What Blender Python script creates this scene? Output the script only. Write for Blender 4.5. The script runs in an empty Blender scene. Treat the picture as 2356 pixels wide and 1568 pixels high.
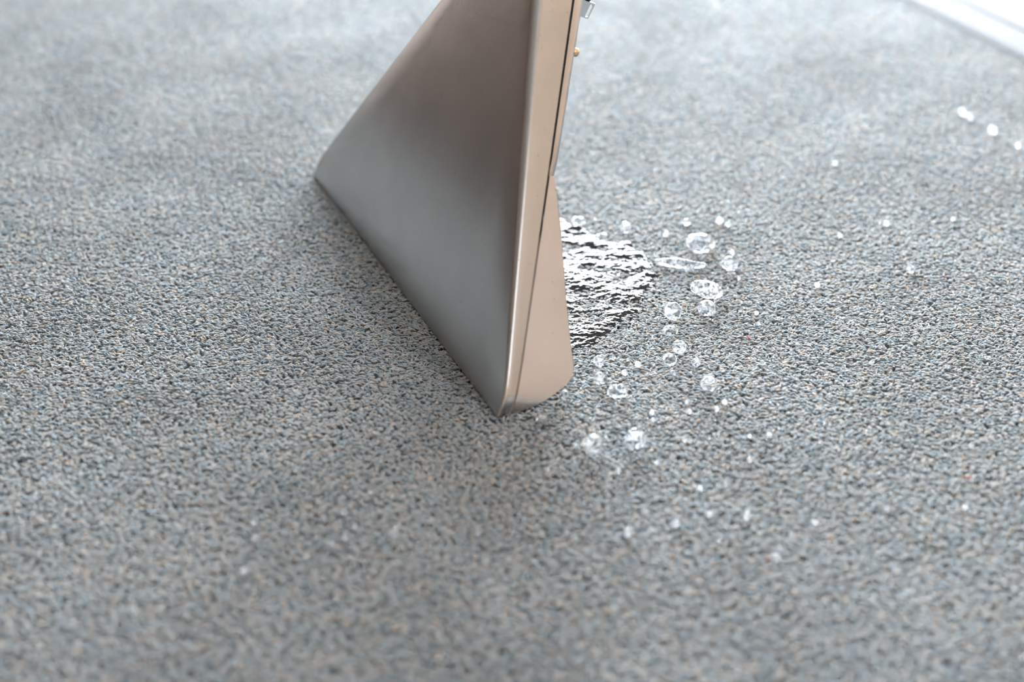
import bpy, bmesh, math, random
import numpy as np
from mathutils import Vector, Matrix, noise

S = bpy.context.scene
COL = S.collection
rng = random.Random(7)

# ------------------------------------------------------------------ camera
H = 0.42                       # camera height above the carpet
PITCH = math.radians(33)
FPX = 50 / 36 * 2356
cd = bpy.data.cameras.new('camera'); cam = bpy.data.objects.new('camera', cd); COL.objects.link(cam)
cd.lens = 50; cd.sensor_width = 36; cd.clip_start = 0.01
cam.location = (0, 0, H); cam.rotation_euler = (math.pi / 2 - PITCH, 0, 0)
cd.dof.use_dof = True; cd.dof.focus_distance = 0.775; cd.dof.aperture_fstop = 3.6; cd.dof.aperture_blades = 0
S.camera = cam

# room axes: AX runs along the wand's lip and the carpet's edge, AN across them
AX = Vector((-0.41492537, 0.90985545, 0)); AN = Vector((0.90985545, 0.41492537, 0)); AZ = Vector((0, 0, 1))
ROOM = Matrix.Rotation(math.atan2(AN.y, AN.x), 4, 'Z')          # local x = AN, local y = AX
def room(n, u, z=0.0): return AN * n + AX * u + AZ * z

# ------------------------------------------------------------------ light
S.view_settings.view_transform = 'Standard'; S.view_settings.look = 'None'
S.view_settings.gamma = 1; S.view_settings.use_curve_mapping = False
S.view_settings.exposure = 0.33
W_ = bpy.data.worlds.new('world'); S.world = W_; W_.use_nodes = True
W_.node_tree.nodes['Background'].inputs[0].default_value = (0.75, 0.85, 1, 1)
W_.node_tree.nodes['Background'].inputs[1].default_value = 0.6
S.cycles.max_bounces = 8; S.cycles.transmission_bounces = 8; S.cycles.diffuse_bounces = 2; S.cycles.glossy_bounces = 3
S.cycles.use_adaptive_sampling = True; S.cycles.adaptive_threshold = 0.09; S.cycles.adaptive_min_samples = 12
S.cycles.sample_clamp_indirect = 40

def window_light(name, n, u, z, size_h, size_v, face, power, col):
    """daylight, or added fill, entering through a window opening"""
    ld = bpy.data.lights.new(name, 'AREA'); ld.shape = 'RECTANGLE'; ld.size = size_h; ld.size_y = size_v
    ld.energy = power; ld.color = col
    o = bpy.data.objects.new(name, ld); COL.objects.link(o)
    o.location = room(n, u, z)
    o.rotation_euler = face.to_track_quat('-Z', 'Y').to_euler()
    return o
window_light('daylight_far', 1.08, 1.96, 0.44, 1.3, 0.84, -AX, 172, (0.86, 0.94, 1.0))
window_light('fill_near', 1.4, -1.96, 1.5, 1.4, 1.2, AX, 20, (0.92, 0.95, 1.0))  # added fill from behind the camera, source unseen

# ------------------------------------------------------------------ helpers
def mat(name):
    m = bpy.data.materials.new(name); m.use_nodes = True
    nt = m.node_tree; return m, nt, nt.nodes['Principled BSDF']
def nd(nt, t, **kw):
    n = nt.nodes.new(t)
    for k, v in kw.items():
        if k in n.inputs and not hasattr(type(n), k): n.inputs[k].default_value = v
        else: setattr(n, k, v)
    return n
def plain(name, col, rough=0.6, metal=0.0, bump=None):
    m, nt, b = mat(name)
    b.inputs['Base Color'].default_value = (*col, 1); b.inputs['Roughness'].default_value = rough; b.inputs['Metallic'].default_value = metal
    nz = nd(nt, 'ShaderNodeTexNoise'); nz.inputs['Scale'].default_value = bump[0] if bump else 30; nz.inputs['Detail'].default_value = 4
    geo = nd(nt, 'ShaderNodeNewGeometry'); nt.links.new(geo.outputs['Position'], nz.inputs['Vector'])
    mr = nd(nt, 'ShaderNodeMapRange'); mr.inputs['To Min'].default_value = max(0, rough - .08); mr.inputs['To Max'].default_value = min(1, rough + .08)
    nt.links.new(nz.outputs['Fac'], mr.inputs['Value']); nt.links.new(mr.outputs[0], b.inputs['Roughness'])
    if bump:
        bp = nd(nt, 'ShaderNodeBump'); bp.inputs['Strength'].default_value = bump[1]; bp.inputs['Distance'].default_value = .002
        nt.links.new(nz.outputs['Fac'], bp.inputs['Height']); nt.links.new(bp.outputs[0], b.inputs['Normal'])
    return m
def link(name, me, material=None, parent=None, smooth=False, **props):
    o = bpy.data.objects.new(name, me); COL.objects.link(o)
    if material: me.materials.append(material)
    if parent: o.parent = parent
    if smooth: me.polygons.foreach_set('use_smooth', [True] * len(me.polygons))
    for k, v in props.items(): o[k] = v
    return o
def pymesh(name, v, f):
    me = bpy.data.meshes.new(name); me.from_pydata([tuple(p) for p in v], [], f); me.update(); return me
def box_into(v, f, lo, hi):
    b = len(v)
    for x in (lo[0], hi[0]):
        for y in (lo[1], hi[1]):
            for z in (lo[2], hi[2]): v.append((x, y, z))
    f += [tuple(b + i for i in q) for q in ((0,1,3,2),(4,6,7,5),(0,4,5,1),(2,3,7,6),(0,2,6,4),(1,5,7,3))]
def boxes(name, items, material, parent=None, **props):
    """one mesh out of boxes given in room axes (n, u, z)"""
    v, f = [], []
    for lo, hi in items: box_into(v, f, lo, hi)
    o = link(name, pymesh(name, v, f), material, parent, **props)
    if parent is None: o.matrix_world = ROOM
    return o
def ray(px, py):
    f = Vector((0, math.cos(PITCH), -math.sin(PITCH))); up = Vector((0, math.sin(PITCH), math.cos(PITCH)))
    return f + Vector((1, 0, 0)) * ((px - 1178) / FPX) + up * ((784 - py) / FPX)
def ground(px, py, z=0.0):
    d = ray(px, py); return Vector((0, 0, H)) + d * ((z - H) / d.z)

# ------------------------------------------------------------------ materials
def carpet_material():
    m, nt, b = mat('carpet_yarn'); L = nt.links
    at = nd(nt, 'ShaderNodeAttribute'); at.attribute_name = 'tone'
    ramp = nd(nt, 'ShaderNodeValToRGB'); ramp.color_ramp.interpolation = 'LINEAR'
    cols = [(0.0, (.21, .305, .375)), (0.18, (.295, .375, .43)), (0.38, (.37, .42, .455)), (0.58, (.425, .445, .455)), (0.76, (.485, .47, .445)), (0.9, (.55, .485, .42)), (1.0, (.59, .48, .39))]
    cr = ramp.color_ramp
    for i, (p, c) in enumerate(cols):
        e = cr.elements[i] if i < 2 else cr.elements.new(p)
        e.position = p; e.color = (*c, 1)
    L.new(at.outputs['Fac'], ramp.inputs[0])
    geo = nd(nt, 'ShaderNodeNewGeometry')
    n1 = nd(nt, 'ShaderNodeTexNoise'); n1.inputs['Scale'].default_value = 14; n1.inputs['Detail'].default_value = 3
    L.new(geo.outputs['Position'], n1.inputs['Vector'])
    mr = nd(nt, 'ShaderNodeMapRange'); mr.inputs['From Min'].default_value = .3; mr.inputs['From Max'].default_value = .7
    mr.inputs['To Min'].default_value = .86; mr.inputs['To Max'].default_value = 1.12
    L.new(n1.outputs['Fac'], mr.inputs['Value'])
    n2 = nd(nt, 'ShaderNodeTexNoise'); n2.inputs['Scale'].default_value = 2600; n2.inputs['Detail'].default_value = 2
    L.new(geo.outputs['Position'], n2.inputs['Vector'])
    mr2 = nd(nt, 'ShaderNodeMapRange'); mr2.inputs['From Min'].default_value = .3; mr2.inputs['From Max'].default_value = .7
    mr2.inputs['To Min'].default_value = .8; mr2.inputs['To Max'].default_value = 1.18
    L.new(n2.outputs['Fac'], mr2.inputs['Value'])
    mu = nd(nt, 'ShaderNodeMath', operation='MULTIPLY'); L.new(mr.outputs[0], mu.inputs[0]); L.new(mr2.outputs[0], mu.inputs[1])
    mx = nd(nt, 'ShaderNodeVectorMath', operation='SCALE'); L.new(ramp.outputs[0], mx.inputs[0]); L.new(mu.outputs[0], mx.inputs['Scale'])
    L.new(mx.outputs[0], b.inputs['Base Color'])
    b.inputs['Roughness'].default_value = .75; b.inputs['Specular IOR Level'].default_value = .3
    b.inputs['Sheen Weight'].default_value = .35; b.inputs['Sheen Roughness'].default_value = .5
    bp = nd(nt, 'ShaderNodeBump'); bp.inputs['Strength'].default_value = .5; bp.inputs['Distance'].default_value = .0002
    L.new(n2.outputs['Fac'], bp.inputs['Height']); L.new(bp.outputs[0], b.inputs['Normal'])
    return m
def backing_material():
    m, nt, b = mat('carpet_backing'); L = nt.links
    geo = nd(nt, 'ShaderNodeNewGeometry')
    vo = nd(nt, 'ShaderNodeTexVoronoi'); vo.inputs['Scale'].default_value = 380; L.new(geo.outputs['Position'], vo.inputs['Vector'])
    ramp = nd(nt, 'ShaderNodeValToRGB'); ramp.color_ramp.elements[0].color = (.15, .20, .25, 1); ramp.color_ramp.elements[1].color = (.42, .40, .37, 1)
    L.new(vo.outputs['Color'], ramp.inputs[0]); L.new(ramp.outputs[0], b.inputs['Base Color'])
    bp = nd(nt, 'ShaderNodeBump'); bp.invert = True; bp.inputs['Distance'].default_value = .002; L.new(vo.outputs['Distance'], bp.inputs['Height']); L.new(bp.outputs[0], b.inputs['Normal'])
    b.inputs['Roughness'].default_value = .9
    return m
def steel_material(name, base, r0, r1):
    m, nt, b = mat(name); L = nt.links
    tc = nd(nt, 'ShaderNodeTexCoord')
    b.inputs['Metallic'].default_value = 1
    sm = nd(nt, 'ShaderNodeTexNoise'); sm.inputs['Scale'].default_value = 12; sm.inputs['Detail'].default_value = 1; sm.inputs['Roughness'].default_value = .55
    L.new(tc.outputs['Object'], sm.inputs['Vector'])
    mr = nd(nt, 'ShaderNodeMapRange'); mr.inputs['From Min'].default_value = .3; mr.inputs['From Max'].default_value = .72
    mr.inputs['To Min'].default_value = r0; mr.inputs['To Max'].default_value = r1
    L.new(sm.outputs['Fac'], mr.inputs['Value']); L.new(mr.outputs[0], b.inputs['Roughness'])
    # water marks and grime: small dark elongated specks
    mp = nd(nt, 'ShaderNodeMapping'); mp.inputs['Rotation'].default_value = (0, .35, 0); mp.inputs['Scale'].default_value = (420, 420, 150)
    L.new(tc.outputs['Object'], mp.inputs['Vector'])
    vo = nd(nt, 'ShaderNodeTexVoronoi'); vo.inputs['Scale'].default_value = 1; L.new(mp.outputs[0], vo.inputs['Vector'])
    sp = nd(nt, 'ShaderNodeMapRange'); sp.inputs['From Min'].default_value = .05; sp.inputs['From Max'].default_value = .22; sp.inputs['To Min'].default_value = 1; sp.inputs['To Max'].default_value = 0
    L.new(vo.outputs['Distance'], sp.inputs['Value'])
    pk = nd(nt, 'ShaderNodeSeparateColor'); L.new(vo.outputs['Color'], pk.inputs[0])
    th = nd(nt, 'ShaderNodeMath', operation='GREATER_THAN'); th.inputs[1].default_value = .90; L.new(pk.outputs[0], th.inputs[0])
    ms = nd(nt, 'ShaderNodeMath', operation='MULTIPLY'); L.new(sp.outputs[0], ms.inputs[0]); L.new(th.outputs[0], ms.inputs[1])
    big = nd(nt, 'ShaderNodeTexNoise'); big.inputs['Scale'].default_value = 30; big.inputs['Detail'].default_value = 5; L.new(tc.outputs['Object'], big.inputs['Vector'])
    bm_ = nd(nt, 'ShaderNodeMapRange'); bm_.inputs['From Min'].default_value = .35; bm_.inputs['From Max'].default_value = .7; L.new(big.outputs['Fac'], bm_.inputs['Value'])
    c1 = nd(nt, 'ShaderNodeMix', data_type='RGBA'); c1.inputs['A'].default_value = (*[x * .9 for x in base], 1); c1.inputs['B'].default_value = (*base, 1)
    L.new(bm_.outputs[0], c1.inputs['Factor'])
    c2 = nd(nt, 'ShaderNodeMix', data_type='RGBA'); c2.inputs['B'].default_value = (.16, .12, .10, 1)
    sc = nd(nt, 'ShaderNodeMath', operation='MULTIPLY'); sc.inputs[1].default_value = .55; L.new(ms.outputs[0], sc.inputs[0])
    L.new(sc.outputs[0], c2.inputs['Factor']); L.new(c1.outputs['Result'], c2.inputs['A']); L.new(c2.outputs['Result'], b.inputs['Base Color'])
    # faint brushing
    mp2 = nd(nt, 'ShaderNodeMapping'); mp2.inputs['Rotation'].default_value = (0, .3, 0); mp2.inputs['Scale'].default_value = (1500, 1500, 40)
    L.new(tc.outputs['Object'], mp2.inputs['Vector'])
    br = nd(nt, 'ShaderNodeTexNoise'); br.inputs['Scale'].default_value = 1; L.new(mp2.outputs[0], br.inputs['Vector'])
    wv = nd(nt, 'ShaderNodeTexNoise'); wv.inputs['Scale'].default_value = 16; L.new(tc.outputs['Object'], wv.inputs['Vector'])
    bp1 = nd(nt, 'ShaderNodeBump'); bp1.inputs['Strength'].default_value = .05; bp1.inputs['Distance'].default_value = .005; L.new(wv.outputs['Fac'], bp1.inputs['Height'])
    bp = nd(nt, 'ShaderNodeBump'); bp.inputs['Strength'].default_value = .06; bp.inputs['Distance'].default_value = .0004
    L.new(br.outputs['Fac'], bp.inputs['Height']); L.new(bp1.outputs[0], bp.inputs['Normal']); L.new(bp.outputs[0], b.inputs['Normal'])
    return m
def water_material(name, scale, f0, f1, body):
    """clear water with patchy white translucence standing in for light refracted through it"""
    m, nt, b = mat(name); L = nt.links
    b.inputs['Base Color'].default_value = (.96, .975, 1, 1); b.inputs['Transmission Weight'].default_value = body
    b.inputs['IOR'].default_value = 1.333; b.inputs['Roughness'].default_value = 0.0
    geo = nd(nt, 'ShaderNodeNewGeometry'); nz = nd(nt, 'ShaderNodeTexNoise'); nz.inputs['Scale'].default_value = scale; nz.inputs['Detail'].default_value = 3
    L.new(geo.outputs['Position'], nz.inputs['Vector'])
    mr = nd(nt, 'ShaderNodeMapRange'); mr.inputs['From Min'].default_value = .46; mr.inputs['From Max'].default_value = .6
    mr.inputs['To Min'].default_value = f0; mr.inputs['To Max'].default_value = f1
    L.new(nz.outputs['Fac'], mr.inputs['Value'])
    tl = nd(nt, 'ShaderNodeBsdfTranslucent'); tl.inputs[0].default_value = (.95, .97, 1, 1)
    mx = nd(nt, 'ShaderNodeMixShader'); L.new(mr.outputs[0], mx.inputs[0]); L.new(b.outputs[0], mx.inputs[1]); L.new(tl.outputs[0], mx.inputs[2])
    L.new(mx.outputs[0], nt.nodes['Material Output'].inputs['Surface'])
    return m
def puddle_material():
    m, nt, b = mat('puddle_water')
    b.inputs['Base Color'].default_value = (.03, .035, .04, 1); b.inputs['Transmission Weight'].default_value = .2
    b.inputs['IOR'].default_value = 1.333; b.inputs['Roughness'].default_value = 0.01
    return m
M_YARN = carpet_material(); M_BACK = backing_material()
M_STEEL = steel_material('stainless_steel', (.41, .40, .39), .20, .24)
M_STEEL2 = steel_material('stainless_steel_worn', (.44, .405, .38), .28, .42)
M_WATER = water_material('clear_water', 800, .02, .30, 1.0); M_BEAD = water_material('brightened_bead_water', 900, .12, .42, .85); M_PUDDLE = puddle_material()  # translucent white share brightens drops and beads in place of refracted light
M_BLACK = plain('rubber_and_gap_shade', (.012, .01, .012), .6)
M_ZINC = plain('zinc_plate', (.55, .57, .58), .35, 1)
M_BRASS = plain('brass', (.62, .45, .28), .3, 1)
M_WALL = plain('beige_plaster', (.78, .615, .48), .8, bump=(60, .2))
M_WALLF = plain('white_plaster', (.62, .60, .58), .8, bump=(60, .2))
M_BROWN = plain('brown_wood', (.42, .345, .305), .6, bump=(25, .2))
M_CEIL = plain('ceiling_paint', (.60, .57, .54), .9)
M_WHITE = plain('white_frame', (.75, .75, .75), .4)
M_TILE = plain('cream_floor', (.30, .275, .26), .9)

# ------------------------------------------------------------------ the room
U0, U1, N0, N1, ZC = -1.9, 1.9, -1.7, 2.3, 2.5
ZB = -0.0035                                        # carpet backing level
st = dict(kind='structure')
boxes('floor', [((N0, U0, -.06), (N1, U1, ZB - .002))], M_TILE, **st)
boxes('ceiling', [((N0, U0, ZC), (N1, U1, ZC + .1))], M_CEIL, **st)
boxes('wall_left', [((N0 - .1, U0, -.06), (N0, U1, ZC))], M_BROWN, **st)
def wall_with_hole(name, fixed, axis, a0, a1, h0, h1, z0, z1, m):
    out = []
    for (p, q, zl, zh) in ((a0, h0, -.06, ZC), (h1, a1, -.06, ZC), (h0, h1, -.06, z0), (h0, h1, z1, ZC)):
        out.append(((p, fixed[0], zl), (q, fixed[1], zh)) if axis == 'n' else ((fixed[0], p, zl), (fixed[1], q, zh)))
    return boxes(name, out, m, **st)
def window(name, fixed, axis, h0, h1, z0, z1, nm):
    t = .05; f0, f1 = fixed
    def bx(p, q, zl, zh): return ((p, f0, zl), (q, f1, zh)) if axis == 'n' else ((f0, p, zl), (f1, q, zh))
    o = boxes(name, [bx(h0, h1, z0, z0 + t), bx(h0, h1, z1 - t, z1), bx(h0, h0 + t, z0 + t, z1 - t), bx(h1 - t, h1, z0 + t, z1 - t)], M_WHITE, **st)
    for i in range(1, nm):
        c = h0 + (h1 - h0) * i / nm
        boxes('mullion', [bx(c - .025, c + .025, z0 + t, z1 - t)], M_WHITE, o)
    boxes('mullion', [bx(h0 + t, h1 - t, z0 + (z1 - z0) * .68 - .018, z0 + (z1 - z0) * .68 + .018)], M_WHITE, o)
    return o
wall_with_hole('wall_far', (U1, U1 + .1), 'n', N0, N1, .43, 1.73, .02, .86, M_WALL)
window('window_1', (U1 + .01, U1 + .05), 'n', .43, 1.73, .02, .86, 2)
boxes('wall_right', [((N1, U0, -.06), (N1 + .1, U1, ZC))], M_WALL, **st)
wall_with_hole('wall_near', (U0 - .1, U0), 'n', N0, N1, .7, 2.1, .9, 2.1, M_WALL)
window('fill_window', (U0 - .05, U0 - .01), 'n', .7, 2.1, .9, 2.1, 2)  # unseen window, added to frame the fill light

# ------------------------------------------------------------------ unseen ceiling lamp, added to warm the right wall
lamp = bpy.data.objects.new('added_ceiling_lamp', None); COL.objects.link(lamp); lamp.location = room(1.75, -.35, ZC)
lamp['label'] = 'unseen round downlight added to warm the right wall'; lamp['category'] = 'lamp'
def ring_mesh(name, prof, m):
    v, f = [], []; k = 32
    for (r_, z_) in prof: v += [(r_ * math.cos(2 * math.pi * j / k), r_ * math.sin(2 * math.pi * j / k), z_) for j in range(k)]
    for i in range(len(prof) - 1): f += [(i * k + j, i * k + (j + 1) % k, (i + 1) * k + (j + 1) % k, (i + 1) * k + j) for j in range(k)]
    return link(name, pymesh(name, v, f), m, lamp, smooth=True)
ring_mesh('housing', [(.09, 0), (.09, -.05), (.085, -.055), (.066, -.055), (.06, -.02), (.001, -.02)], M_WHITE)
ld = bpy.data.lights.new('added_lamp_light', 'AREA'); ld.shape = 'DISK'; ld.size = .12; ld.energy = 14; ld.color = (1, .95, .9)
lo_ = bpy.data.objects.new('added_lamp_light', ld); COL.objects.link(lo_); lo_.parent = lamp; lo_.location = (0, 0, -.05)

# ------------------------------------------------------------------ brown sideboard left of the view, mirrored in the steel
def oriented(name, parent, lo, hi, m):
    v, f = [], []; box_into(v, f, lo, hi); o = link(name, pymesh(name, v, f), m, parent)
    bv = o.modifiers.new('edge', 'BEVEL'); bv.width = .003; bv.segments = 2; return o
side_b = bpy.data.objects.new('sideboard', None); COL.objects.link(side_b); side_b.matrix_world = ROOM @ Matrix.Translation((-.70, 1.62, 0))
side_b['label'] = 'dark brown wooden sideboard against the far wall'; side_b['category'] = 'sideboard'
oriented('plinth', side_b, (-.62, -.17, -.002), (.62, .18, .05), M_BROWN)
oriented('carcass', side_b, (-.65, -.19, .05), (.65, .2, .72), M_BROWN)
oriented('top', side_b, (-.66, -.215, .72), (.66, .2, .75), M_BROWN)
for k in range(3):
    d_ = oriented('door', side_b, (-.645 + k * .432, -.21, .06), (-.219 + k * .432, -.19, .71), M_BROWN)
    oriented('handle', d_, (-.26 + k * .432, -.225, .34), (-.25 + k * .432, -.21, .46), M_ZINC)

# ------------------------------------------------------------------ edging strip
EDGE = 0.798
def edging_material():
    m, nt, b = mat('white_ribbed_edging'); L = nt.links
    tc = nd(nt, 'ShaderNodeTexCoord'); mp = nd(nt, 'ShaderNodeMapping'); mp.inputs['Rotation'].default_value = (0, 0, math.radians(58))
    L.new(tc.outputs['Object'], mp.inputs[0])
    wv = nd(nt, 'ShaderNodeTexWave'); wv.inputs['Scale'].default_value = 320; wv.bands_direction = 'X'; L.new(mp.outputs[0], wv.inputs['Vector'])
    bp = nd(nt, 'ShaderNodeBump'); bp.inputs['Strength'].default_value = .5; bp.inputs['Distance'].default_value = .0006
    L.new(wv.outputs['Fac'], bp.inputs['Height']); L.new(bp.outputs[0], b.inputs['Normal'])
    b.inputs['Base Color'].default_value = (.29, .30, .32, 1); b.inputs['Roughness'].default_value = .9; b.inputs['Specular IOR Level'].default_value = .1
    return m
M_EDGING = edging_material()
def profile(name, pts, m, parent=None, **props):
    v, f = [], []; k = len(pts)
    for u in (U0, U1):
        for (n, z) in pts: v.append((n, u, z))
    f += [(i, (i + 1) % k, k + (i + 1) % k, k + i) for i in range(k)] + [tuple(range(k - 1, -1, -1)), tuple(range(k, 2 * k))]
    o = link(name, pymesh(name, v, f), m, parent, **props)
    if parent is None: o.matrix_world = ROOM
    return o
tr = profile('trim_1', [(EDGE, ZB - .002), (EDGE, .001), (EDGE + .004, .0035), (EDGE + .030, .0048), (EDGE + .0335, .004), (EDGE + .0335, ZB - .002)], M_EDGING, **st)
tr['label'] = 'white ribbed floor edging strip along the carpet edge'
M_GROOVE = plain('edging_groove', (.07, .06, .075), .6)
profile('groove', [(EDGE + .0335, ZB - .002), (EDGE + .0335, .0015), (EDGE + .0375, .0015), (EDGE + .0375, ZB - .002)], M_GROOVE, tr)
profile('rear_strip', [(EDGE + .0375, ZB - .002), (EDGE + .0375, .004), (EDGE + .055, .003), (EDGE + .057, ZB - .0015)], M_EDGING, tr)

# ------------------------------------------------------------------ carpet: backing and pile
PS = 0.08
def pile_patch(idx):
    """one 8 cm square of loop pile; every strand is a short bent yarn"""
    r = random.Random(100 + idx)
    V, Fc, T = [], [], []
    SID, SEG = 5, 5
    NT = 38; pitch = PS / NT
    for iy in range(NT):
        for ix in range(NT):
            cx = (ix + .5 + r.uniform(-.42, .42)) * pitch - PS / 2; cy = (iy + .5 + r.uniform(-.42, .42)) * pitch - PS / 2
            lift = .0006 * noise.noise(Vector((cx * 230, cy * 300, idx * 9))) + r.gauss(0, .00016)
            tone0 = min(1, max(0, r.gauss(.47, .175)))
            a0 = math.radians(-24.5) + r.gauss(0, .42)
            for s in range(3 if r.random() < .45 else 2):
                ang = a0 + r.gauss(0, .35)
                ln = r.uniform(.0024, .0046); rad = r.uniform(.00034, .00052)
                ox = cx + r.uniform(-.0009, .0009); oy = cy + r.uniform(-.0009, .0009)
                top = .0002 + lift + r.gauss(0, .00014) - rad
                bow = r.uniform(-.0009, .0009); dip = r.uniform(.0004, .0012); sk = r.uniform(-.35, .35)
                dx, dy = math.cos(ang), math.sin(ang)
                tone = min(1, max(0, tone0 + r.gauss(0, .12)))
                b0 = len(V)
                for k in range(SEG + 1):
                    t = k / SEG * 2 - 1
                    z = top - dip * (abs(t - sk * .5) ** 2.4)
                    px = ox + dx * t * ln / 2 - dy * bow * (1 - t * t); py = oy + dy * t * ln / 2 + dx * bow * (1 - t * t)
                    rr = rad * (1 - .72 * abs(t) ** 3)
                    for j in range(SID):
                        a = 2 * math.pi * (j + .25 * k) / SID
                        V.append((px - dy * math.cos(a) * rr, py + dx * math.cos(a) * rr, z + math.sin(a) * rr * .85)); T.append(tone)
                for k in range(SEG):
                    for j in range(SID):
                        Fc.append((b0 + k * SID + j, b0 + k * SID + (j + 1) % SID, b0 + (k + 1) * SID + (j + 1) % SID, b0 + (k + 1) * SID + j))
                Fc.append(tuple(b0 + j for j in range(SID - 1, -1, -1))); Fc.append(tuple(b0 + SEG * SID + j for j in range(SID)))
    me = pymesh('pile_patch', V, Fc)
    a = me.attributes.new('tone', 'FLOAT', 'POINT'); a.data.foreach_set('value', T)
    me.polygons.foreach_set('use_smooth', [True] * len(me.polygons)); me.materials.append(M_YARN)
    return me
carpet = boxes('carpet', [((N0, U0, ZB - .002), (EDGE, U1, ZB))], M_BACK, kind='stuff')
carpet['label'] = 'blue grey and beige low pile carpet covering the floor'; carpet['category'] = 'carpet'
pc = bpy.data.collections.new('pile_sources')
for i in range(4):
    po = bpy.data.objects.new('pile_patch', pile_patch(i)); pc.objects.link(po)
pts, var, flip = [], [], []
for i in range(15):
    for j in range(18):
        pts.append((EDGE - PS * (i + .5), .06 + PS * (j + .5), 0)); var.append(rng.randrange(4)); flip.append((0, 0, math.pi * rng.randrange(2)))
pm = bpy.data.meshes.new('carpet_pile'); pm.from_pydata(pts, [], [])
pm.attributes.new('variant', 'INT', 'POINT').data.foreach_set('value', var)
pm.attributes.new('turn', 'FLOAT_VECTOR', 'POINT').data.foreach_set('vector', [c for t in flip for c in t])
pile = link('carpet_pile', pm, None, carpet, kind='stuff')
ng = bpy.data.node_groups.new('pile_scatter', 'GeometryNodeTree')
ng.interface.new_socket('Geometry', in_out='INPUT', socket_type='NodeSocketGeometry'); ng.interface.new_socket('Geometry', in_out='OUTPUT', socket_type='NodeSocketGeometry')
gi = ng.nodes.new('NodeGroupInput'); go = ng.nodes.new('NodeGroupOutput')
ci = ng.nodes.new('GeometryNodeCollectionInfo'); ci.inputs['Collection'].default_value = pc; ci.inputs['Separate Children'].default_value = True
ip = ng.nodes.new('GeometryNodeInstanceOnPoints'); ip.inputs['Pick Instance'].default_value = True
na = ng.nodes.new('GeometryNodeInputNamedAttribute'); na.data_type = 'INT'; na.inputs['Name'].default_value = 'variant'
nv = ng.nodes.new('GeometryNodeInputNamedAttribute'); nv.data_type = 'FLOAT_VECTOR'; nv.inputs['Name'].default_value = 'turn'
er = ng.nodes.new('FunctionNodeEulerToRotation')
ng.links.new(gi.outputs[0], ip.inputs['Points']); ng.links.new(ci.outputs[0], ip.inputs['Instance'])
ng.links.new(na.outputs['Attribute'], ip.inputs['Instance Index']); ng.links.new(nv.outputs['Attribute'], er.inputs[0]); ng.links.new(er.outputs[0], ip.inputs['Rotation'])
ng.links.new(ip.outputs[0], go.inputs[0])
md = pile.modifiers.new('pile_scatter', 'NODES'); md.node_group = ng

# ------------------------------------------------------------------ the wand head
A = Vector((-0.00716504, 0.57504032, 0.001)); B = Vector((-0.13142798, 0.84752622, 0.001)); MID = (A + B) / 2
TILT = math.radians(22.47)
WU = AX; WW = AZ * math.cos(TILT) + AN * math.sin(TILT); WR = AN * math.cos(TILT) - AZ * math.sin(TILT)
wand = bpy.data.objects.new('carpet_wand', None); COL.objects.link(wand); wand.location = MID
wand['label'] = 'stainless steel carpet cleaning wand head pressed on the carpet'; wand['category'] = 'carpet cleaner'
def loc(u, w, r): return WU * u + WW * w + WR * r          # relative to the wand's base
def half(w):
    q = w - .010; return .1501 - .64 * (q + math.sqrt(q * q + .007 ** 2)) / 2
def seam(w): return .0053 + .0955 * w
def rear(w): return .0082 + .131 * w
WTOP = .202
stations = [0, .003, .006, .009, .012, .016] + [.016 + (WTOP - .016) * i / 26 for i in range(1, 27)]
def section(w, front):
    """path from the near seam round the face to the far seam: list of (u, r)"""
    hw = half(w); s, e = seam(w), rear(w)
    if front: rc = .24 * s; base, back = 0.0, s; sg = 1
    else: rc = .8 * (e - s); base, back = e, s + .0012; sg = -1
    hw += .25 * rc
    if not front: hw -= .0016 * max(0, min(1, (.112 - w) / .004))
    side = [(-hw, back), (-hw, back + (base + sg * rc - back) * .5)]
    for i in range(8):
        a = math.pi / 2 * i / 7
        side.append((-hw + rc - rc * math.cos(a), base + sg * (rc - rc * math.sin(a))))
    mid = [(-(hw - rc) + 2 * (hw - rc) * i / 10, base) for i in range(1, 10)]
    return side + mid + [(-u, r) for u, r in reversed(side)]
def shell(name, front, m):
    rows = [[loc(u, w, r) for u, r in section(w, front)] for w in stations]
    k = len(rows[0]); v = [p for row in rows for p in row]
    f = [(i * k + j, i * k + j + 1, (i + 1) * k + j + 1, (i + 1) * k + j) for i in range(len(rows) - 1) for j in range(k - 1)]
    if not front: f = [q[::-1] for q in f]
    f = [q[::-1] for q in f]
    o = link(name, pymesh(name, v, f), m, wand, smooth=True)
    sd = o.modifiers.new('thickness', 'SOLIDIFY'); sd.thickness = .0014; sd.offset = -1
    es_ = o.modifiers.new('crisp', 'EDGE_SPLIT'); es_.split_angle = math.radians(35)
    return o
fs = shell('front_shell', True, M_STEEL); fs['label'] = 'flat brushed steel front plate fanning out to the lip'
shell('rear_shell', False, M_STEEL2)
def slab(name, pts, thick_dir, m, parent=wand, **props):
    """closed plate: outline pts (relative to the base) extruded along thick_dir"""
    k = len(pts); v = list(pts) + [p + thick_dir for p in pts]
    f = [tuple(range(k)), tuple(range(2 * k - 1, k - 1, -1))] + [(i, i + k, (i + 1) % k + k, (i + 1) % k) for i in range(k)]
    o = link(name, pymesh(name, v, f), m, parent, **props)
    bm = bmesh.new(); bm.from_mesh(o.data); bmesh.ops.recalc_face_normals(bm, faces=bm.faces); bm.to_mesh(o.data); bm.free()
    return o
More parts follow.
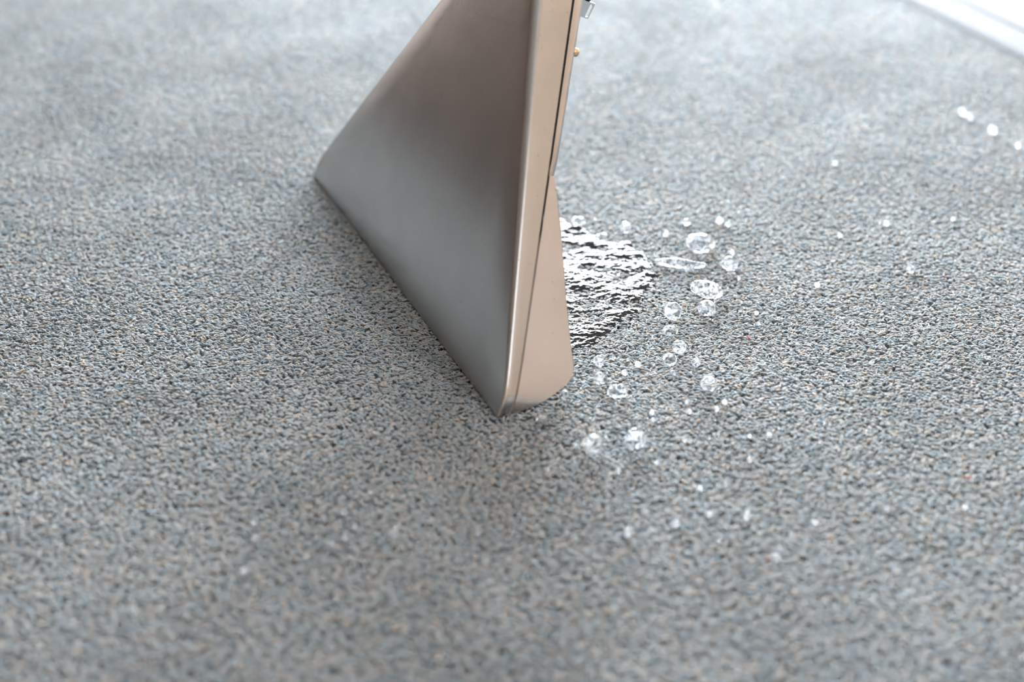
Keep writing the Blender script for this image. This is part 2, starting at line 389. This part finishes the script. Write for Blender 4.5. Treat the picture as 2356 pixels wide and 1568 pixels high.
for sgn in (-1, 1):                                   # black strip put in for the shade inside the seam gap
    v, f = [], []
    for w in stations:
        for du, dr in ((-.0004, -.0006), (-.0004, .0014), (-.0034, .0014), (-.0034, -.0006)):
            rc = .42 * seam(w); v.append(loc(sgn * (half(w) + .12 * rc + du), w, seam(w) + dr))
    for i in range(len(stations) - 1):
        for j in range(4): f.append((i * 4 + j, i * 4 + (j + 1) % 4, (i + 1) * 4 + (j + 1) % 4, (i + 1) * 4 + j))
    link('seam_gap_shade', pymesh('seam_gap_shade', v, f), M_BLACK, wand)
# end cheeks of the spray hood, (e, r) in mm along the slanted side
def smooth_outline(p, n=4):
    out = []
    for i in range(len(p) - 1):
        for k in range(n): t = k / n; out.append((p[i][0] * (1 - t) + p[i + 1][0] * t, p[i][1] * (1 - t) + p[i + 1][1] * t))
    return out + [p[-1]]
rear_line = [(13.0, 24.2), (18.5, 31.0), (22.0, 35.2), (24.6, 37.6), (27.5, 39.2), (30.5, 39.8), (33.5, 39.5), (37.0, 38.5), (41.3, 37.3), (65.5, 32.2), (85, 28.7), (100.9, 25.7), (112, 23.3), (120, 21.2), (127.1, 19.4)]
EF = .852
def interp(x, tab):
    for (a, b), (c, d) in zip(tab, tab[1:]):
        if x <= c: return b + (d - b) * (x - a) / (c - a)
    return tab[-1][1]
outer = [(3.2, 6.9)] + rear_line; inner = [(3.2, 6.4), (60, 11.2), (128.2, 17.2)]
es = [3.2 + i * .9 for i in range(46)] + [45 + i * 3 for i in range(28)] + [127.1]
for sgn in (-1, 1):
    v, f = [], []
    for e in es:
        w = e * EF / 1000; lo, hi = interp(e, inner), interp(e, outer)
        for k in range(5): v.append(loc(sgn * half(w), w, (lo + (hi - lo) * k / 4) / 1000))
    f = [(i * 5 + k, i * 5 + k + 1, (i + 1) * 5 + k + 1, (i + 1) * 5 + k) for i in range(len(es) - 1) for k in range(4)]
    if sgn > 0: f = [q[::-1] for q in f]
    sl = link('hood_cheek', pymesh('hood_cheek', v, f), M_STEEL2, wand, smooth=True)
    sd = sl.modifiers.new('thickness', 'SOLIDIFY'); sd.thickness = .0016; sd.offset = 0
    es_ = sl.modifiers.new('crisp', 'EDGE_SPLIT'); es_.split_angle = math.radians(35)
v, f = [], []
for e, r in rear_line[5:]:
    w = e * EF / 1000
    for i in range(9): v.append(loc((-1 + i / 4) * (half(w) + .0006), w, r / 1000 - .0006))
nr = len(rear_line) - 5
f = [(i * 9 + j, (i + 1) * 9 + j, (i + 1) * 9 + j + 1, i * 9 + j + 1) for i in range(nr - 1) for j in range(8)]
hp = link('spray_hood', pymesh('spray_hood', v, f), M_STEEL2, wand, smooth=True)
hp.modifiers.new('thickness', 'SOLIDIFY').thickness = .0012
# neck and tube above the fan
def loft(name, rings, m, cap=True):
    k = len(rings[0]); v = [p for r in rings for p in r]
    f = [(i * k + j, i * k + (j + 1) % k, (i + 1) * k + (j + 1) % k, (i + 1) * k + j) for i in range(len(rings) - 1) for j in range(k)]
    if cap: f += [tuple(range(k - 1, -1, -1)), tuple(range((len(rings) - 1) * k, len(rings) * k))]
    o = link(name, pymesh(name, v, f), m, wand, smooth=True); return o
def sup(w, a, b, cr_, ex):
    out = []
    for j in range(40):
        t = 2 * math.pi * j / 40; c, s_ = math.cos(t), math.sin(t)
        out.append(loc(a * math.copysign(abs(c) ** (2 / ex), c), w, cr_ + b * math.copysign(abs(s_) ** (2 / ex), s_)))
    return out
hw, rr = half(WTOP), rear(WTOP)
loft('neck', [sup(WTOP - .004, hw + .004, rr / 2 + .0015, rr / 2, 5), sup(WTOP + .008, hw + .004, rr / 2 + .0015, rr / 2, 5), sup(WTOP + .03, .026, .021, rr / 2, 3), sup(WTOP + .06, .0225, .0225, rr / 2 + .001, 2)], M_STEEL)
loft('wand_tube', [sup(WTOP + .05, .0215, .0215, rr / 2 + .001, 2), sup(WTOP + .30, .0215, .0215, rr / 2 + .001, 2), sup(WTOP + .34, .0215, .0215, rr / 2 + .004, 2), sup(WTOP + .70, .0215, .0215, rr / 2 + .06, 2)], M_STEEL)
# slotted tab and bolt showing past the rear edge
def at_u(px, py, u):
    d = ray(px, py); t = ((MID + WU * u) - Vector((0, 0, H))).dot(WU) / d.dot(WU)
    return Vector((0, 0, H)) + d * t - MID
UT = -half(.19) + .012
def px(x, y): return at_u(x, y, UT)
o4 = [px(1369, 8), px(1351.5, 43.5), px(1322, 33), px(1340, -3)]
ax_l = (o4[0] - o4[1]); c0 = px(1354.5, 24)
al = ax_l.normalized(); nrm = WU.copy(); ac = al.cross(nrm).normalized()
slot = []
for i in range(16):
    a = 2 * math.pi * i / 16; half_l = .0026
    slot.append(c0 + ac * (math.cos(a) * .00105) + al * (math.sin(a) * .00105 + (half_l if math.sin(a) > 0 else -half_l)))
bm = bmesh.new(); lv = []
for ring in (o4, slot):
    vs = [bm.verts.new(p) for p in ring]; lv.append([bm.edges.new((vs[i], vs[(i + 1) % len(vs)])) for i in range(len(vs))])
bmesh.ops.triangle_fill(bm, edges=lv[0] + lv[1], use_beauty=True)
me = bpy.data.meshes.new('slotted_tab'); bm.to_mesh(me); bm.free()
tab = link('slotted_tab', me, M_ZINC, wand, label='small zinc tab with a slot')
sd = tab.modifiers.new('thickness', 'SOLIDIFY'); sd.thickness = .0011; sd.offset = 0
kb = px(1353, -14)
rings = []
for h_, r_ in ((-.0035, .0022), (-.003, .0028), (.006, .0028), (.0068, .002)):
    rings.append([kb + al * h_ + ac * math.cos(2 * math.pi * j / 20) * r_ + nrm * math.sin(2 * math.pi * j / 20) * r_ for j in range(20)])
loft('hose_clip', rings, M_BLACK)
def rear_at(w): return rear(w)
wb = .163
UB = -half(wb) + .006
pb = at_u(1326.5, 121, UB)
rb = []
for h_, r_ in ((-.006, .0024), (0, .0024), (.0008, .0022), (.0014, .0014), (.0016, .0003)):
    rb.append([pb - WR * .0006 + WR * h_ + WU * math.cos(2 * math.pi * j / 20) * r_ + WW * math.sin(2 * math.pi * j / 20) * r_ for j in range(20)])
loft('bolt_head', rb, M_BRASS)

# ------------------------------------------------------------------ puddle
poly = [(1150, 600), (1240, 500), (1300, 512), (1345, 528), (1400, 540), (1450, 552), (1495, 585), (1516, 640), (1505, 680), (1470, 700), (1440, 735), (1405, 765), (1375, 795), (1335, 806), (1300, 822), (1255, 800), (1200, 720)]
pg = [ground(*p) for p in poly]
def sdist(x, y):
    """signed distance to the puddle outline, positive inside"""
    best = 1e9; ins = False; k = len(pg)
    for i in range(k):
        ax_, ay, bx_, by = pg[i].x, pg[i].y, pg[(i + 1) % k].x, pg[(i + 1) % k].y
        t = max(0, min(1, ((x - ax_) * (bx_ - ax_) + (y - ay) * (by - ay)) / ((bx_ - ax_) ** 2 + (by - ay) ** 2)))
        best = min(best, math.hypot(x - ax_ - t * (bx_ - ax_), y - ay - t * (by - ay)))
        if (ay > y) != (by > y) and x < (bx_ - ax_) * (y - ay) / (by - ay) + ax_: ins = not ins
    return best if ins else -best
x0, x1 = min(p.x for p in pg) - .004, max(p.x for p in pg) + .004; y0, y1 = min(p.y for p in pg) - .004, max(p.y for p in pg) + .004
ST = .0004; nx, ny = int((x1 - x0) / ST), int((y1 - y0) / ST)
idx, v, f = {}, [], []
for j in range(ny):
    for i in range(nx):
        x, y = x0 + i * ST, y0 + j * ST
        s = sdist(x, y) + .009 * noise.noise(Vector((x * 110, y * 110, 3))) + .003 * noise.noise(Vector((x * 400, y * 500, 8)))
        if s < -.003: continue
        b1 = noise.fractal(Vector((x * 185 + y * 50, y * 240 - x * 60, 0)), 1.0, 2.0, 3); b2 = noise.noise(Vector((x * 800, y * 1000, 5)))
        b3 = noise.noise(Vector((x * 38 + 4, y * 55, 9))); b4 = noise.noise(Vector((x * 75, y * 100, 2)))
        z = .0003 + .0010 * b3 + .0012 * b4 + (.0005 + .0004 * b3) * b1 + .00016 * b2 + min(0, s - .004) * .22
        idx[i, j] = len(v); v.append((x, y, z))
for (i, j), a in list(idx.items()):
    q = [idx.get(c) for c in ((i, j), (i + 1, j), (i + 1, j + 1), (i, j + 1))]
    if None not in q: f.append(tuple(q))
link('water_puddle', pymesh('water_puddle', v, f), M_PUDDLE, smooth=True, label='glittering dark puddle of water soaking the carpet behind the wand', category='puddle')

# ------------------------------------------------------------------ drops
def drop_mesh(name, seed, lump, sub=4, m=None):
    bm = bmesh.new(); bmesh.ops.create_icosphere(bm, subdivisions=sub, radius=1)
    o = Vector((seed * 7.3, seed * 3.1, seed))
    for q in bm.verts:
        p = q.co.copy(); low = max(0, min(1, .25 - p.z * 1.4)); q.co *= 1 + low * .05 * noise.noise(p * 4.5 + o) + low * .02 * noise.noise(p * 9 + o) + lump * (noise.noise(p * 1.1 + o) + .35 * noise.noise(p * 2.6 + o))
        if q.co.z < -.8: q.co.z = -.8 + (q.co.z + .8) * .4
    me = bpy.data.meshes.new(name); bm.to_mesh(me); bm.free()
    me.polygons.foreach_set('use_smooth', [True] * len(me.polygons)); me.materials.append(m); return me
def put_drop(name, x, y, w, h, label, group=None, seed=1, lump=.12, rot=0.0, stretch=1.0, sub=4):
    d = (ground(x, y) - Vector((0, 0, H))).length; mm = d / FPX
    a = .94 * w * mm / 2                                  # half width across the view
    b = a * stretch                                 # half depth along the view
    # apparent height = sqrt((b sin)^2 + (c cos)^2); solve for the height c
    sn = math.sin(PITCH); cs = math.cos(PITCH); ap = h * mm / 2
    c = math.sqrt(max((.35 * min(a, b)) ** 2, ap * ap - (b * sn) ** 2)) / cs if ap > b * sn else .5 * a
    b = min(b, ap / sn * .95) if ap <= b * sn else b
    c = max(min(c, 1.05 * max(a, b)), .72 * min(a, b))
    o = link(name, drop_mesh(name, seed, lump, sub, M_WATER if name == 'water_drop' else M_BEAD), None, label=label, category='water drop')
    o.scale = (a, b, c); o.rotation_euler = (0, 0, rot)
    zc = c * .70; g_ = ground(x, y, zc); o.location = (g_.x, g_.y, zc)
    if group: o['group'] = group
    return o
BIG = [
 (1611, 558, 70, 42, 'large oval water drop, farthest big one right of the puddle', .14, -.25, .8),
 (1679, 606, 40, 34, 'round water drop, rightmost of the big ones', .06, 0, 1),
 (1563, 606, 114, 22, 'long thin streak of water beside the puddle', .4, -.22, .26),
 (1625, 665, 78, 40, 'slanting oblong water drop touching a rounder one below it', .16, -.45, .55),
 (1626, 708, 44, 38, 'round water drop just below the slanting oblong one', .08, 0, 1),
 (1549, 716, 44, 48, 'tall clear water drop nearest the puddle tip on its right', .12, 0, 1),
 (1542, 760, 38, 24, 'flat water drop under the tall clear one', .15, 0, .8),
 (1562, 799, 36, 32, 'water drop leaning onto the upper right of another', .15, -.6, .8),
 (1541, 827, 36, 30, 'water drop at the lower left of a touching pair', .1, 0, 1),
 (1601, 833, 22, 22, 'small round water drop right of the touching pair', .1, 0, 1),
 (1378, 830, 28, 36, 'upper of two stacked water drops right of the wand corner', .12, -.3, 1),
 (1380, 870, 32, 30, 'lower of two stacked water drops right of the wand corner', .08, 0, 1),
 (1421, 900, 48, 32, 'wide flat water drop below the two stacked ones', .16, -.1, .8),
 (1630, 882, 38, 40, 'round water drop standing alone at lower right of the puddle', .06, 0, 1),
 (1366, 1023, 52, 56, 'left one of the two largest drops in front', .2, .2, 1),
 (1462, 1010, 52, 58, 'right one of the two largest drops in front', .15, -.2, 1),
 (1298, 907, 22, 20, 'small water drop close under the wand hood corner', .1, 0, 1),
 (1247, 963, 26, 30, 'water bead just right of the wand tip', .1, 0, 1),
 (1252, 1002, 24, 22, 'second water bead below the wand tip', .1, 0, 1),
 (1439, 522, 26, 26, 'water bead at the far edge of the puddle', .1, 0, 1),
 (1330, 508, 34, 18, 'flat water drop at the far left end of the puddle', .15, 0, .8),
 (1580, 510, 20, 15, 'small bead behind the farthest big drop', .1, 0, 1),
 (1533, 538, 17, 14, 'tiny bead between the puddle and the farthest big drop', .1, 0, 1),
 (1306, 864, 22, 13, 'flat bead touching the wand hood corner', .1, 0, 1),
 (2095, 618, 20, 20, 'lone bead far to the right of the drops', .1, 0, 1),
]
for i, (x, y, w, h, lb, lump, rot, stz) in enumerate(BIG):
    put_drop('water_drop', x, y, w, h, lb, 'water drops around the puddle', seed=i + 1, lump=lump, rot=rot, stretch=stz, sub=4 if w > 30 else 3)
G1, G2 = 'tiny beads in front of the wand', 'tiny beads right of the wand'
N_ = 'one of the faint tiny beads scattered in front of the wand tip'
NEAR = [(906, 1225, 24, 'brightest round bead in the foreground, below and left of the wand tip'), (914, 1211, 14, 'small bead stuck to the top of the brightest foreground bead'),
 (1099, 1220, 22, 'round blurred bead straight below the wand tip'), (790, 1178, 14, 'upper left bead of the foreground trail, alone on bare carpet'),
 (585, 1237, 14, 'lower bead of the leftmost pair in the foreground'), (560, 1313, 17, 'lowest bead at the left, blurred to a disc'),
 (583, 1204, 13, 'upper bead of the leftmost pair in the foreground'), (763, 1252, 14, 'left bead of the pair left of the brightest foreground bead'),
 (795, 1238, 14, 'right bead of the pair left of the brightest foreground bead'), (817, 1211, 11, 'small bead above the pair left of the brightest foreground bead'),
 (1188, 1123, 14, 'bright bead below the wand tip, with a speck at its lower left'), (1182, 1130, 9, N_), (978, 1078, 11, 'right bead of a close pair on a rusty spot below the lip'),
 (951, 1074, 9, 'left bead of a close pair on a rusty spot below the lip'), (820, 1141, 10, N_), (852, 1132, 10, N_), (1108, 1000, 11, 'tiny bead just left of and below the wand tip'),
 (1240, 1108, 12, N_), (1260, 1080, 12, N_), (1155, 1078, 11, N_), (1180, 1222, 15, 'round bead right of the one straight below the wand tip'), (1229, 1291, 12, N_), (1039, 1302, 12, N_), (706, 1280, 10, N_)]
R_ = 'one of the tiny glinting beads strewn over the carpet to the right'
RIGHT = [(1655, 508, 18, 'upper left bead of a pair behind the farthest big drop'), (1674, 517, 14, 'lower right bead of a pair behind the farthest big drop'),
 (1468, 838, 16, 'small bead right of the upper stacked drop'), (1437, 857, 15, 'small bead right of the lower stacked drop'), (1549, 857, 13, 'tiny bead under the touching pair of drops'),
 (1648, 940, 14, 'left bead of a pair below the drop standing alone'), (1667, 924, 14, 'right bead of a pair below the drop standing alone'), (1580, 925, 11, R_), (1586, 946, 12, R_),
 (1500, 948, 12, 'upper bead of two above the right one of the largest front drops'), (1503, 966, 13, 'lower bead of two above the right one of the largest front drops'), (1580, 620, 10, R_), (1685, 580, 12, 'tiny bead just above the rightmost big round drop'),
 (1445, 1225, 22, 'blurred bead in the foreground, well below the two largest drops'), (1632, 1183, 15, 'bead right of the close foreground pair'), (1718, 1186, 17, 'bright bead at the right end of the foreground row'), (1721, 1176, 10, R_),
 (1557, 1203, 16, 'right bead of the close foreground pair'), (1550, 1206, 12, 'left bead of the close foreground pair'), (1789, 1285, 14, 'lowest bright bead at the right, on bare carpet'), (1611, 1122, 12, R_), (1670, 1112, 12, R_), (1875, 1201, 12, R_), (2040, 1171, 12, R_), (2220, 1167, 12, R_), (1823, 1234, 13, R_), (1655, 1243, 11, R_),
 (2230, 268, 16, 'right bead of the blurred pair near the upper right'), (2214, 258, 16, 'left bead of the blurred pair near the upper right'), (2283, 299, 20, 'blurred bead below and right of the upper right pair'), (2341, 333, 13, 'small bead at the right edge of the picture'),
 (1921, 376, 12, R_), (2038, 514, 14, R_), (2193, 505, 10, R_), (1932, 542, 12, R_), (1700, 640, 9, R_), (1880, 655, 14, R_), (1741, 720, 11, R_), (1745, 745, 11, R_), (1575, 1010, 12, R_), (1770, 1000, 12, R_), (1725, 1003, 10, R_), (1724, 1058, 12, R_), (1510, 1065, 11, R_), (1423, 1083, 13, R_), (1325, 1025, 12, 'tiny bead left of the two largest front drops')]
for i, (x, y, w, lb) in enumerate(NEAR + RIGHT):
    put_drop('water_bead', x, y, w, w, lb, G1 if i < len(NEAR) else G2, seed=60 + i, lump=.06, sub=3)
# mist of specks too fine to count
bm = bmesh.new(); bmesh.ops.create_icosphere(bm, subdivisions=2, radius=1)
iv = [tuple(q.co) for q in bm.verts]; bm.verts.index_update(); fi = [tuple(q.index for q in t.verts) for t in bm.faces]; bm.free()
v, f = [], []
r = random.Random(5); cnt = 0
while cnt < 2400:
    x = r.gauss(1720, 330); y = r.gauss(800, 260)
    if r.random() < .25: x = r.gauss(1250, 350); y = r.gauss(1130, 90)
    if x > 2400 or y < 300 or y > 1400 or (x < 1330 and y < 980 + (1200 - x) * .5): continue
    g_ = ground(x, y); rad = r.choice((.00022, .0003, .0003, .0004, .00055)); zc = r.uniform(0, .0004)
    if (g_.x * AN.x + g_.y * AN.y) > EDGE - .005: continue
    b0 = len(v); v += [(g_.x + a * rad, g_.y + b * rad, zc + c * rad) for a, b, c in iv]; f += [tuple(b0 + q for q in t) for t in fi]; cnt += 1
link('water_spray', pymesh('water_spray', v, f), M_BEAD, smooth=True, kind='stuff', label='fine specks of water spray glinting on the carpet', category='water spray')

# ------------------------------------------------------------------ lint
def lint(px_, py_, pts, rad, col, label):
    v, f = [], []; P = [Vector(p) for p in pts]; fine = []
    for i in range(len(P) - 1):
        for k in range(4): fine.append(P[i].lerp(P[i + 1], k / 4))
    fine.append(P[-1])
    for i, p in enumerate(fine):
        t = (fine[min(i + 1, len(fine) - 1)] - fine[max(i - 1, 0)]).normalized(); a = t.cross(AZ).normalized(); b = a.cross(t)
        rr_ = rad * (.3 if i in (0, len(fine) - 1) else 1)
        v += [p + a * math.cos(q * math.pi / 3) * rr_ + b * math.sin(q * math.pi / 3) * rr_ for q in range(6)]
    for i in range(len(fine) - 1): f += [(i * 6 + j, i * 6 + (j + 1) % 6, i * 6 + 6 + (j + 1) % 6, i * 6 + 6 + j) for j in range(6)]
    f += [tuple(range(5, -1, -1)), tuple(range(len(v) - 6, len(v)))]
    o = link('lint_fibre', pymesh('lint_fibre', v, f), plain('lint', col, .8), smooth=True, label=label, category='lint')
    o.location = ground(px_, py_, .0007)
lint(1722, 776, [(-.001, .002, 0), (0, .0012, .0003), (-.0003, -.0002, .0002), (.0012, -.0018, 0)], .00028, (.75, .10, .12), 'tiny red thread lying on the carpet right of the drops')
lint(2228, 1100, [(-.0014, .0004, 0), (0, .0006, .0003), (.0012, -.0006, 0)], .0003, (.75, .16, .08), 'tiny orange thread on the carpet near the right side')
